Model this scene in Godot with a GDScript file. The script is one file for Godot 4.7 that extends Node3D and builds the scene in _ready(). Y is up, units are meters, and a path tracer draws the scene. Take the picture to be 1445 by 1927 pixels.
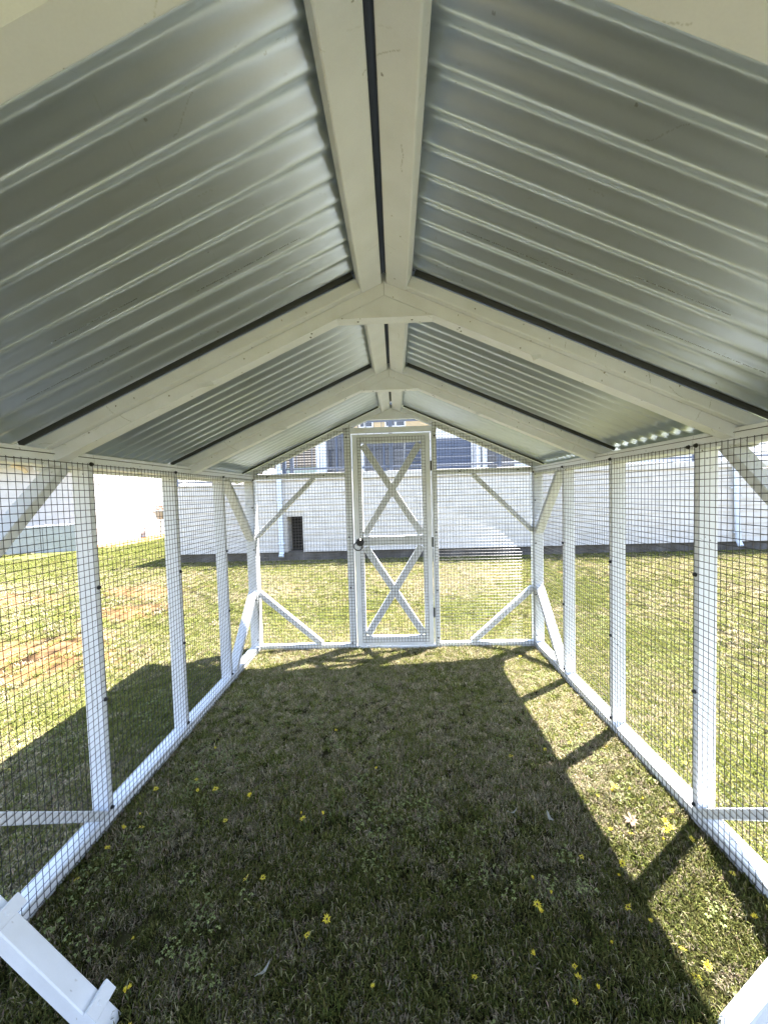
extends Node3D
# A white timber walk-in chicken run seen from inside, on a lawn between a weatherboard house and a pale building.
# x to the right, z towards the viewer, y up; metres.

const XL := -1.157      # inner face of the left side wall (mesh plane)
const XR := 1.0995      # inner face of the right side wall
const XC := -0.02       # ridge
const ZB := -3.278      # inner face of the end wall with the door
const LAST := 3           # the roof panel over the door end
const CELL := 0.0247    # wire mesh pitch
const SLOPE := 0.445
const RIDGE_Y := 1.97   # underside of the roof panel frames at the ridge
const ZH := -7.95       # house front

var M := {}
var rng := RandomNumberGenerator.new()
var n_lawn := FastNoiseLite.new()
var n_fine := FastNoiseLite.new()
var n_big := FastNoiseLite.new()

# ------------------------------------------------------------------ helpers
func tri(st: SurfaceTool, a: Vector3, b: Vector3, c: Vector3, out: Vector3) -> void:
	if (b - a).cross(c - a).dot(out) > 0.0:
		st.add_vertex(a); st.add_vertex(c); st.add_vertex(b)
	else:
		st.add_vertex(a); st.add_vertex(b); st.add_vertex(c)

func quad(st: SurfaceTool, a: Vector3, b: Vector3, c: Vector3, d: Vector3, out: Vector3) -> void:
	tri(st, a, b, c, out)
	tri(st, a, c, d, out)

func mb() -> SurfaceTool:
	var st := SurfaceTool.new()
	st.begin(Mesh.PRIMITIVE_TRIANGLES)
	st.set_smooth_group(-1)
	return st

# a bar from a to b, w wide along the direction wd, t thick across it, its long edges chamfered by ch
func bar(st: SurfaceTool, a: Vector3, b: Vector3, w: float, t: float, wd: Vector3, ch := 0.003) -> void:
	var ax := (b - a).normalized()
	var u := (wd - ax * wd.dot(ax)).normalized()
	var v := ax.cross(u).normalized()
	var hw := w / 2.0
	var ht := t / 2.0
	var c := minf(ch, minf(hw, ht) * 0.5)
	var ring: Array[Vector2] = [Vector2(hw - c, ht), Vector2(hw, ht - c), Vector2(hw, c - ht), Vector2(hw - c, -ht), Vector2(c - hw, -ht), Vector2(-hw, c - ht), Vector2(-hw, ht - c), Vector2(c - hw, ht)]
	prism(st, ring, a, b, u, v)

func prism(st: SurfaceTool, ring: Array[Vector2], a: Vector3, b: Vector3, u: Vector3, v: Vector3) -> void:
	var ax := (b - a).normalized()
	var n := ring.size()
	for i in n:
		var p := ring[i]
		var q := ring[(i + 1) % n]
		var po := u * p.x + v * p.y
		var qo := u * q.x + v * q.y
		quad(st, a + po, a + qo, b + qo, b + po, po + qo)
	for i in range(1, n - 1):
		var o0 := u * ring[0].x + v * ring[0].y
		var o1 := u * ring[i].x + v * ring[i].y
		var o2 := u * ring[i + 1].x + v * ring[i + 1].y
		tri(st, a + o0, a + o1, a + o2, -ax)
		tri(st, b + o0, b + o1, b + o2, ax)

func box(st: SurfaceTool, lo: Vector3, hi: Vector3, ch := 0.003) -> void:
	var s := hi - lo
	var m := (lo + hi) / 2.0
	if s.x >= s.y and s.x >= s.z:
		bar(st, Vector3(lo.x, m.y, m.z), Vector3(hi.x, m.y, m.z), s.y, s.z, Vector3.UP, ch)
	elif s.y >= s.z:
		bar(st, Vector3(m.x, lo.y, m.z), Vector3(m.x, hi.y, m.z), s.x, s.z, Vector3.RIGHT, ch)
	else:
		bar(st, Vector3(m.x, m.y, lo.z), Vector3(m.x, m.y, hi.z), s.x, s.y, Vector3.RIGHT, ch)

# a thin wire: square section
func wire(st: SurfaceTool, a: Vector3, b: Vector3, r: float, wd: Vector3) -> void:
	var ax := (b - a).normalized()
	var u := (wd - ax * wd.dot(ax)).normalized()
	var v := ax.cross(u)
	var o := [(u + v) * r * 0.8, (u - v) * r * 0.8, (-u - v) * r * 0.8, (-u + v) * r * 0.8]
	for i in 4:
		var p: Vector3 = o[i]
		var q: Vector3 = o[(i + 1) % 4]
		quad(st, a + p, a + q, b + q, b + p, p + q)

func tube(st: SurfaceTool, pts: Array, radii: Array, sides: int, closed_ends := true) -> void:
	var rings := []
	var keep := Vector3.ZERO
	for i in pts.size():
		var p: Vector3 = pts[i]
		var d: Vector3 = (pts[mini(i + 1, pts.size() - 1)] - pts[maxi(i - 1, 0)]).normalized()
		if keep == Vector3.ZERO:
			keep = d.cross(Vector3.UP if absf(d.y) < 0.9 else Vector3.RIGHT).normalized()
		keep = (keep - d * keep.dot(d)).normalized()
		var v := d.cross(keep)
		var ring := []
		for k in sides:
			var t := TAU * k / sides
			ring.append(p + (keep * cos(t) + v * sin(t)) * radii[i])
		rings.append(ring)
	for i in pts.size() - 1:
		for k in sides:
			var k2 := (k + 1) % sides
			var out: Vector3 = rings[i][k] + rings[i][k2] - pts[i] * 2.0
			quad(st, rings[i][k], rings[i][k2], rings[i + 1][k2], rings[i + 1][k], out)
	if closed_ends:
		var last := pts.size() - 1
		for k in range(1, sides - 1):
			tri(st, rings[0][0], rings[0][k], rings[0][k + 1], pts[0] - pts[1])
			tri(st, rings[last][0], rings[last][k], rings[last][k + 1], pts[last] - pts[last - 1])

func plate(st: SurfaceTool, poly: Array, z0: float, z1: float) -> void:   # a convex outline in x,y between two depths
	var mid := Vector2.ZERO
	for p in poly:
		mid += p / float(poly.size())
	for i in poly.size():
		var p: Vector2 = poly[i]
		var q: Vector2 = poly[(i + 1) % poly.size()]
		var o := (p + q) / 2.0 - mid
		quad(st, Vector3(p.x, p.y, z0), Vector3(q.x, q.y, z0), Vector3(q.x, q.y, z1), Vector3(p.x, p.y, z1), Vector3(o.x, o.y, 0))
	for i in range(1, poly.size() - 1):
		for z in [z0, z1]:
			tri(st, Vector3(poly[0].x, poly[0].y, z), Vector3(poly[i].x, poly[i].y, z), Vector3(poly[i + 1].x, poly[i + 1].y, z), Vector3(0, 0, 1 if z == maxf(z0, z1) else -1))

func obj(called: String, st: SurfaceTool, m: Material, parent: Node = null, smooth := false) -> MeshInstance3D:
	var o := MeshInstance3D.new()
	o.name = called
	if smooth:
		st.index()
	st.generate_normals()
	o.mesh = st.commit()
	o.mesh.surface_set_material(0, m)
	o.cast_shadow = GeometryInstance3D.SHADOW_CASTING_SETTING_ON
	(parent if parent else self).add_child(o, true)
	return o

func group_node(called: String, parent: Node = null) -> Node3D:
	var o := Node3D.new()
	o.name = called
	(parent if parent else self).add_child(o, true)
	return o

func tag(o: Node, label: String, category: String, group := "") -> void:
	o.set_meta("label", label)
	o.set_meta("category", category)
	if group:
		o.set_meta("group", group)

func structure(o: Node) -> Node:
	o.set_meta("kind", "structure")
	return o

func barpart(called: String, parent: Node, a: Vector3, b: Vector3, w: float, t: float, wd: Vector3, m: Material, ch := 0.003) -> MeshInstance3D:
	var st := mb()
	bar(st, a, b, w, t, wd, ch)
	return obj(called, st, m, parent)

func boxpart(called: String, parent: Node, lo: Vector3, hi: Vector3, m: Material, ch := 0.003) -> MeshInstance3D:
	var st := mb()
	box(st, lo, hi, ch)
	return obj(called, st, m, parent)

func lin(r: float, g: float, b: float) -> Color:
	return Color(r, g, b).linear_to_srgb()

func mat(c: Color, rough := 0.6, metal := 0.0, spec := 0.5) -> StandardMaterial3D:
	var m := StandardMaterial3D.new()
	m.albedo_color = c
	m.roughness = rough
	m.metallic = metal
	m.metallic_specular = spec
	return m

func triplanar(m: StandardMaterial3D, per_metre: float, world := true) -> void:
	m.uv1_triplanar = true
	m.uv1_world_triplanar = world
	m.uv1_scale = Vector3.ONE * per_metre

# near-white picture with blotches, specks and scuffs: wear of painted timber
func wear_texture(size: int, seed_: int, specks: int, scuffs: int, strength: float) -> ImageTexture:
	var im := Image.create(size, size, true, Image.FORMAT_RGB8)
	var n := FastNoiseLite.new()
	n.seed = seed_
	n.frequency = 0.012
	n.fractal_octaves = 5
	var r := RandomNumberGenerator.new()
	r.seed = seed_
	for y in size:
		for x in size:
			# blend two noise samples so that the picture tiles
			var fx := float(x) / size
			var fy := float(y) / size
			var a := lerpf(n.get_noise_2d(x, y), n.get_noise_2d(x - size, y), fx)
			var b := lerpf(n.get_noise_2d(x, y - size), n.get_noise_2d(x - size, y - size), fx)
			var v := lerpf(a, b, fy)
			var g := 1.0 - strength * (0.5 + 0.9 * v) - r.randf() * 0.015
			im.set_pixel(x, y, Color(g, g - strength * 0.1 * maxf(v, 0.0), g - strength * 0.35 * maxf(v, 0.0)))
	for i in specks:
		var p := Vector2i(r.randi() % size, r.randi() % size)
		var k := 0.35 + 0.5 * r.randf()
		var s := 1 + r.randi() % 3
		for dx in s:
			for dy in 1 + r.randi() % 3:
				var q := Vector2i((p.x + dx) % size, (p.y + dy) % size)
				var c := im.get_pixelv(q)
				im.set_pixelv(q, Color(c.r * k, c.g * k * 0.97, c.b * k * 0.92))
	for i in scuffs:
		var p := Vector2(r.randf() * size, r.randf() * size)
		var d := Vector2.from_angle(r.randf() * TAU)
		var k := 0.72 + 0.2 * r.randf()
		for t in 6 + r.randi() % 40:
			d = d.rotated(r.randf_range(-0.12, 0.12))
			p += d
			if r.randf() < 0.7:
				var q := Vector2i(posmod(int(p.x), size), posmod(int(p.y), size))
				var c := im.get_pixelv(q)
				im.set_pixelv(q, Color(c.r * k, c.g * k, c.b * k * 0.96))
	im.generate_mipmaps()
	return ImageTexture.create_from_image(im)

func bump_texture(freq: float, octaves: int, seed_: int, strength: float) -> NoiseTexture2D:
	var t := NoiseTexture2D.new()
	var n := FastNoiseLite.new()
	n.seed = seed_
	n.frequency = freq
	n.fractal_octaves = octaves
	t.noise = n
	t.width = 512
	t.height = 512
	t.seamless = true
	t.as_normal_map = true
	t.bump_strength = strength
	return t

# ------------------------------------------------------------------ lawn colours (what grows where)
func lawn_mix(x: float, z: float) -> Vector3:   # shares of green, straw and bare red soil
	var b := n_big.get_noise_2d(x, z)
	var f := n_lawn.get_noise_2d(x, z)
	var dry := clampf(0.62 + 0.75 * b + 0.7 * f, 0.0, 1.0)
	dry *= smoothstep(-8.2, -5.6, z) * 0.75 + 0.25       # greener along the house
	if x < -4.0:
		dry *= 0.55 + 0.45 * smoothstep(-8.5, -5.0, z)
	if x > XL and x < XR and z > ZB:
		dry = clampf(dry * 0.55 + 0.42 * smoothstep(-1.1, -2.1, z), 0.0, 1.0)
	var soil := 0.0
	for s in [Vector4(-3.05, -3.15, 1.05, 0.55), Vector4(-3.8, -5.5, 1.0, 0.4), Vector4(-3.1, -4.5, 0.7, 0.4), Vector4(-5.2, -5.2, 1.2, 0.4)]:
		var d := Vector2((x - s.x) / s.z, (z - s.y) / s.w).length()
		soil = maxf(soil, clampf(1.25 - d + 0.9 * f, 0.0, 0.85))
	if z < -11.0 and z > -14.6 and x < -7.75 + 0.3 * f:
		soil = 1.0
	if not (x > XL and x < XR and z > ZB):
		soil = maxf(soil, clampf((n_fine.get_noise_2d(x, z) - 0.42) * 3.0, 0.0, 0.5))
	return Vector3(1.0 - dry, dry, soil)

func lawn_color(x: float, z: float) -> Color:   # linear
	var s := lawn_mix(x, z)
	var f := n_fine.get_noise_2d(x * 3.0, z * 3.0)
	var g := Color(0.14, 0.155, 0.05) * (1.0 + 0.35 * f)
	var d := Color(0.33, 0.27, 0.14) * (1.0 + 0.3 * f)
	var c := g.lerp(d, s.y)
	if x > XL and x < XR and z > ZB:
		c = c * 0.4  # ground inside the run darkened to deepen the shade under the sward
	c = c.lerp(Color(0.50, 0.25, 0.12) * (1.0 + 0.2 * f), s.z * 0.8)
	return Color(c.r, c.g, c.b)

# ------------------------------------------------------------------
func _ready() -> void:
	rng.seed = 20240
	n_lawn.seed = 4; n_lawn.frequency = 0.55; n_lawn.fractal_octaves = 3
	n_fine.seed = 9; n_fine.frequency = 2.2; n_fine.fractal_octaves = 3
	n_big.seed = 17; n_big.frequency = 0.13; n_big.fractal_octaves = 2

	var cam := Camera3D.new()
	cam.name = "camera"
	cam.fov = 103.6
	cam.near = 0.02
	cam.far = 900.0
	cam.position = Vector3(0, 1.283, 0)
	cam.basis = Basis(Vector3.UP, deg_to_rad(1.72)) * Basis(Vector3.RIGHT, deg_to_rad(-2.576)) * Basis(Vector3.BACK, deg_to_rad(-1.622))
	add_child(cam)
	cam.current = true

	var sky := ProceduralSkyMaterial.new()
	sky.sky_top_color = Color(0.55, 0.64, 0.78)
	sky.sky_horizon_color = Color(0.88, 0.90, 0.93)
	sky.sky_curve = 0.13
	sky.sky_energy_multiplier = 0.76
	sky.ground_bottom_color = Color(0.42, 0.41, 0.30)
	sky.ground_horizon_color = Color(0.62, 0.62, 0.55)
	var env := Environment.new()
	env.background_mode = Environment.BG_SKY
	env.sky = Sky.new()
	env.sky.sky_material = sky
	env.tonemap_mode = Environment.TONE_MAPPER_LINEAR
	env.tonemap_exposure = 9.0
	env.sdfgi_enabled = true
	env.ssao_enabled = true
	env.ssil_enabled = true
	var we := WorldEnvironment.new()
	we.name = "world_environment"
	we.environment = env
	add_child(we)

	var sun := DirectionalLight3D.new()
	sun.name = "sun"
	sun.light_energy = 1.6
	sun.light_color = Color(1.0, 0.98, 0.945)
	sun.light_angular_distance = 0.5
	sun.shadow_enabled = true
	sun.basis = Basis.looking_at(-Vector3(0.589, 1.40, -0.41).normalized(), Vector3.UP)
	add_child(sun)

	make_materials()
	make_ground()
	make_house()
	make_pale_building()
	make_far_things()
	make_run()
	make_lawn()
	make_flowers()
	make_dry_weeds()

func make_materials() -> void:
	var wear := wear_texture(512, 3, 90, 40, 0.05)
	var paint := mat(lin(0.835, 0.87, 0.92), 0.42)
	paint.albedo_texture = wear
	paint.normal_enabled = true
	paint.normal_texture = bump_texture(0.03, 4, 6, 1.2)
	paint.normal_scale = 0.25
	triplanar(paint, 1.1)
	M.paint = paint
	var white := mat(lin(0.80, 0.80, 0.80), 0.4)
	white.albedo_texture = wear
	triplanar(white, 0.7)
	M.white_paint = white
	var sheet := mat(lin(0.64, 0.71, 0.79), 0.32, 0.66)
	sheet.albedo_texture = wear_texture(512, 11, 30, 14, 0.05)
	triplanar(sheet, 1.3)
	M.sheet = sheet
	M.wire = mat(lin(0.05, 0.05, 0.055), 0.32, 0.5)
	M.black = mat(lin(0.012, 0.012, 0.013), 0.4)
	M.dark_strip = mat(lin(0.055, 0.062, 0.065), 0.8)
	M.print_ink = mat(lin(0.10, 0.11, 0.11), 0.7)
	var board := mat(lin(0.68, 0.655, 0.63), 0.5)
	board.albedo_texture = wear_texture(512, 21, 120, 60, 0.10)
	triplanar(board, 0.6)
	M.board = board
	M.plinth = mat(lin(0.15, 0.14, 0.13), 0.9)
	M.plinth.albedo_texture = wear_texture(256, 31, 200, 60, 0.3)
	triplanar(M.plinth, 1.0)
	M.pipe = mat(lin(0.66, 0.73, 0.84), 0.35)
	M.cavity = mat(lin(0.008, 0.008, 0.008), 0.9)
	M.tan_board = mat(lin(0.55, 0.42, 0.24), 0.6)
	M.tan_board.albedo_texture = wear_texture(256, 41, 40, 30, 0.12)
	triplanar(M.tan_board, 0.8)
	M.rail_paint = mat(lin(0.10, 0.12, 0.17), 0.4)
	M.screen = mat(lin(0.10, 0.12, 0.17), 0.7)
	M.glass = mat(lin(0.02, 0.025, 0.035), 0.08, 0.0, 0.7)
	var render := mat(lin(0.66, 0.64, 0.655), 0.85)
	render.albedo_texture = wear_texture(512, 51, 120, 60, 0.07)
	render.normal_enabled = true
	render.normal_texture = bump_texture(0.08, 4, 52, 2.0)
	render.normal_scale = 0.4
	triplanar(render, 0.5)
	M.render = render
	var block := mat(lin(0.44, 0.46, 0.48), 0.85)
	block.albedo_texture = wear_texture(256, 61, 160, 40, 0.18)
	triplanar(block, 0.8)
	M.block = block
	M.soffit = mat(lin(0.62, 0.52, 0.36), 0.7)
	M.roof_tile = mat(lin(0.045, 0.040, 0.036), 0.8)
	M.bark = mat(lin(0.14, 0.11, 0.09), 0.9)
	M.pot = mat(lin(0.25, 0.26, 0.24), 0.8)
	M.blue_wall = mat(lin(0.45, 0.62, 0.80), 0.7)

# ------------------------------------------------------------------ ground
func make_ground() -> void:
	var size := 1024
	var im := Image.create(size, size, true, Image.FORMAT_RGB8)
	for j in size:
		for i in size:
			var x := -17.0 + 32.0 * (i + 0.5) / size
			var z := -24.0 + 32.0 * (j + 0.5) / size
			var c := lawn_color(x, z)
			var k := 0.42 + 0.35 * n_fine.get_noise_2d(x * 9.0, z * 9.0) if z > -9.0 else 0.9  # shade in the gaps between blades put into the ground colour
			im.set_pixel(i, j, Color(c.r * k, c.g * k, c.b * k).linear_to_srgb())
	im.generate_mipmaps()
	var m := mat(Color.WHITE, 1.0, 0.0, 0.15)
	m.albedo_texture = ImageTexture.create_from_image(im)
	m.normal_enabled = true
	m.normal_texture = bump_texture(0.12, 5, 71, 8.0)
	m.normal_scale = 1.0
	var st := SurfaceTool.new()
	st.begin(Mesh.PRIMITIVE_TRIANGLES)
	var xs := [-300.0, -80.0, -17.0, 15.0, 80.0, 300.0]
	var zs := [-300.0, -80.0, -24.0, 8.0, 80.0, 300.0]
	for i in 5:
		for j in 5:
			var q := [Vector2(xs[i], zs[j]), Vector2(xs[i + 1], zs[j]), Vector2(xs[i + 1], zs[j + 1]), Vector2(xs[i], zs[j + 1])]
			for k in [0, 1, 2, 0, 2, 3]:
				st.set_uv(Vector2((q[k].x + 17.0) / 32.0, (q[k].y + 24.0) / 32.0))
				st.set_normal(Vector3.UP)
				st.add_vertex(Vector3(q[k].x, 0, q[k].y))
	st.generate_tangents()
	var o := MeshInstance3D.new()
	o.name = "ground"
	o.mesh = st.commit()
	o.mesh.surface_set_material(0, m)
	structure(o)
	add_child(o)

# ------------------------------------------------------------------ the run
func roof_y(x: float) -> float:
	return RIDGE_Y - SLOPE * absf(x - XC)

func bolt(parent: Node, p: Vector3, n: Vector3, r := 0.0085) -> void:
	var st := mb()
	tube(st, [p, p + n * 0.002, p + n * 0.0025, p + n * 0.008, p + n * 0.010], [r, r, r * 0.75, r * 0.7, r * 0.4], 8)
	obj("bolt", st, M.black, parent)

func wires(st: SurfaceTool, u0: float, u1: float, v0: float, v1: float, to3: Callable, top: Callable, jitter := 0.0) -> void:
	# a welded grid: verticals cut off at top(u), horizontals kept where they lie below it
	var r := 0.0011
	var nu := int(round((u1 - u0) / CELL))
	var nv := int(round((v1 - v0) / CELL))
	for i in nu + 1:
		var u := u0 + i * CELL
		var t: float = minf(v1, top.call(u))
		var k := int(floor((t - v0) / CELL))
		if k < 1: continue
		u += rng.randfn() * 0.0006
		var a: Vector3 = to3.call(u, v0, 0.0)
		var b: Vector3 = to3.call(u, v0 + k * CELL + 0.004, 0.0)
		wire(st, a, b, r, Vector3.BACK.rotated(Vector3.UP, 0.78))
	for j in nv + 1:
		var v := v0 + j * CELL
		var first := -1
		var last := -1
		for i in nu + 1:
			if top.call(u0 + i * CELL) >= v:
				if first < 0: first = i
				last = i
		if last <= first: continue
		v += rng.randfn() * 0.0005
		wire(st, to3.call(u0 + first * CELL - 0.003, v, 0.0016), to3.call(u0 + last * CELL + 0.003, v, 0.0016), r, Vector3.UP.rotated(Vector3(1, 0, 1).normalized(), 0.78))

func stuff(o: Node) -> void:
	o.set_meta("kind", "stuff")

func make_run() -> void:
	var run := group_node("chicken_run")
	tag(run, "white timber walk-in chicken run with wire mesh walls and corrugated roof", "chicken run")
	side_wall(run, -1)
	side_wall(run, 1)
	end_wall(run)
	door(run)
	front_frame(run)
	# roof panels: [near z, far z]
	var bays := [[0.465, -0.42], [-0.475, -1.347], [-1.400, -2.262], [-2.315, -3.33]]
	for i in bays.size():
		for s in [-1, 1]:
			roof_panel(run, s, bays[i][0], bays[i][1], i)
	for z in [0.52, -0.42, -1.347, -2.262]:
		truss(run, z)
	# ridge capping outside, closing the slot
	var cap := mb()
	for s in [-1, 1]:
		var a := Vector3(XC, RIDGE_Y + 0.098, 0)
		var b := Vector3(XC + s * 0.14, RIDGE_Y + 0.098 - 0.14 * SLOPE, 0)
		quad(cap, a + Vector3(0, 0, 0.54), b + Vector3(0, 0, 0.54), b + Vector3(0, 0, -3.47), a + Vector3(0, 0, -3.47), Vector3.UP)
		quad(cap, a + Vector3(0, -0.002, 0.54), b + Vector3(0, -0.002, 0.54), b + Vector3(0, -0.002, -3.47), a + Vector3(0, -0.002, -3.47), Vector3.DOWN)
	obj("ridge_cap", cap, M.dark_strip, run)

func side_wall(run: Node, s: int) -> void:
	var w := group_node("side_wall", run)
	var xi := XL if s < 0 else XR                 # inner face
	var xm := xi + s * 0.0365                     # middle of the 70 mm members, 1.5 mm behind the mesh
	var posts := [-3.264, -2.6935, -2.1035, -1.5135, -0.9235, -0.3335, 0.25, 0.50]
	for z in posts:
		var st := mb()
		box(st, Vector3(xm - 0.035, 0.052, z - 0.0135), Vector3(xm + 0.035, 1.411, z + 0.0135))
		obj("post", st, M.paint, w)
	for seg in [[-3.278, -0.9375], [-0.9355, 0.52]]:
		boxpart("bottom_rail", w, Vector3(xm - 0.035, 0.0, seg[0]), Vector3(xm + 0.035, 0.051, seg[1]), M.paint)
		boxpart("top_rail", w, Vector3(xm - 0.035, 1.4125, seg[0]), Vector3(xm + 0.035, 1.4665, seg[1]), M.paint)
	# corner braces, 45 degrees, top and bottom at both ends of the far panel
	var bw := 0.034
	for b in [[-2.80, 1.410, -3.249, 0.945], [-1.405, 1.410, -0.938, 0.945], [-2.79, 0.053, -3.249, 0.50], [-1.49, 0.053, -0.938, 0.50], [-0.91, 0.945, -0.45, 1.410]]:
		var a := Vector3(xm, b[1], b[0])
		var c := Vector3(xm, b[3], b[2])
		var dir := (c - a).normalized()
		barpart("brace", w, a - dir * 0.0, c, bw, 0.066, dir.cross(Vector3.RIGHT), M.paint)
	var st := mb()
	var to3 := func(u: float, v: float, d: float) -> Vector3: return Vector3(xi - s * d, v, u)
	var flat := func(_u: float) -> float: return 9.0
	wires(st, ZB + 0.004, 0.50, 0.018, 1.4435, to3, flat)
	var mesh := obj("wire_mesh", st, M.wire, w)
	stuff(mesh)
	for z in [-2.6935, -2.1035, -1.5135, -0.9235]:
		for y in [1.427, 0.925 + 0.03 * sin(z * 7.0), 0.495 + 0.02 * sin(z * 11.0), 0.075]:
			bolt(w, Vector3(xi - s * 0.0015, y, z + 0.004), Vector3(-s, 0, 0))
	bolt(w, Vector3(xi - s * 0.0015, 1.424, -3.25), Vector3(-s, 0, 0))
	for y in [1.20, 0.86, 0.45, 0.12]:
		bolt(w, Vector3(xi - s * 0.0015, y, -3.205), Vector3(-s, 0, 0), 0.006)
	if s > 0:
		bolt(w, Vector3(xi - 0.0015, 1.425, -1.548), Vector3(-1, 0, 0))

func end_wall(run: Node) -> void:
	var w := group_node("end_wall", run)
	var zf := ZB - 0.0015
	var zb := zf - 0.045
	# corner posts behind the side wall ends, jambs, rails
	boxpart("post", w, Vector3(XL - 0.072, 0.0, zb - 0.02), Vector3(XL - 0.002, 1.4655, zf - 0.002), M.paint)
	boxpart("post", w, Vector3(XR + 0.002, 0.0, zb - 0.02), Vector3(XR + 0.072, 1.4655, zf - 0.002), M.paint)
	var jl := [-0.408, -0.352]
	var jr := [0.296, 0.338]
	boxpart("jamb", w, Vector3(jl[0], 0.0, zb), Vector3(jl[1], 1.778, zf), M.paint)
	boxpart("jamb", w, Vector3(jr[0], 0.0, zb), Vector3(jr[1], 1.778, zf), M.paint)
	boxpart("lintel", w, Vector3(-0.412, 1.780, zb), Vector3(0.341, 1.823, zf), M.paint)
	boxpart("threshold", w, Vector3(jl[1] + 0.001, 0.0, zb - 0.01), Vector3(jr[0] - 0.001, 0.022, zf + 0.006), M.paint)
	for seg in [[XL, jl[0] - 0.001], [jr[1] + 0.001, XR]]:
		boxpart("top_rail", w, Vector3(seg[0], 1.430, zb), Vector3(seg[1], 1.468, zf), M.paint)
		boxpart("bottom_rail", w, Vector3(seg[0], 0.0, zb), Vector3(seg[1], 0.046, zf), M.paint)
	for s in [-1, 1]:
		var xc := XL if s < 0 else XR
		var xi := -0.665 if s < 0 else 0.62
		barpart("brace", w, Vector3(xi, 1.429, zf - 0.0235), Vector3(xc, 0.955, zf - 0.0235), 0.036, 0.042, Vector3(1, s, 0), M.paint)
		barpart("brace", w, Vector3(xc, 0.485, zf - 0.0235), Vector3(xi - s * 0.015, 0.047, zf - 0.0235), 0.046, 0.042, Vector3(1, -s, 0), M.paint)
		# gable rafter, same frame as the end of the last roof panel
		var ra := Vector3(XC, RIDGE_Y + 0.024, zf - 0.025)
		var rb := Vector3(xc + s * 0.16, RIDGE_Y + 0.024 - SLOPE * absf(xc + s * 0.16 - XC), zf - 0.025)
		barpart("rafter", w, ra + Vector3(s * 0.0005, 0, 0), rb, 0.044, 0.05, Vector3(0, 1, 0), M.paint)
	var st := mb()
	plate(st, [Vector2(XC, RIDGE_Y - 0.0015), Vector2(XC - 0.186, 1.886), Vector2(XC + 0.186, 1.886)], zf - 0.046, zf - 0.002)
	obj("gusset", st, M.paint, w)
	# mesh either side of the door, up into the gable
	var to3 := func(u: float, v: float, d: float) -> Vector3: return Vector3(u, v, ZB + d)
	var top := func(u: float) -> float: return RIDGE_Y + 0.034 - SLOPE * absf(u - XC)
	for seg in [[XL + 0.006, -0.372], [0.309, XR - 0.006]]:
		var ms := mb()
		wires(ms, seg[0], seg[1], 0.018, 1.90, to3, top)
		stuff(obj("wire_mesh", ms, M.wire, w))
	var n := Vector3.BACK
	for x in [-1.045, -0.58, 0.52, 0.985]:
		bolt(w, Vector3(x, 1.449, ZB), n, 0.007)
	for x in [-0.388, 0.322]:
		for y in [1.745, 0.95, 0.5, 0.07]:
			bolt(w, Vector3(x, y + 0.02 * sin(x * 40.0 + y * 9.0), ZB), n, 0.007)
	# a white open hook on the latch side
	var hk := mb()
	var pts := []
	var rad := []
	for i in 10:
		var t := -2.2 + 4.2 * i / 9.0
		pts.append(Vector3(-0.425 + 0.016 * cos(t), 1.30 + 0.016 * sin(t), ZB + 0.012))
		rad.append(0.0032)
	tube(hk, pts, rad, 6)
	obj("hook", hk, M.white_paint, w, true)

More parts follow.
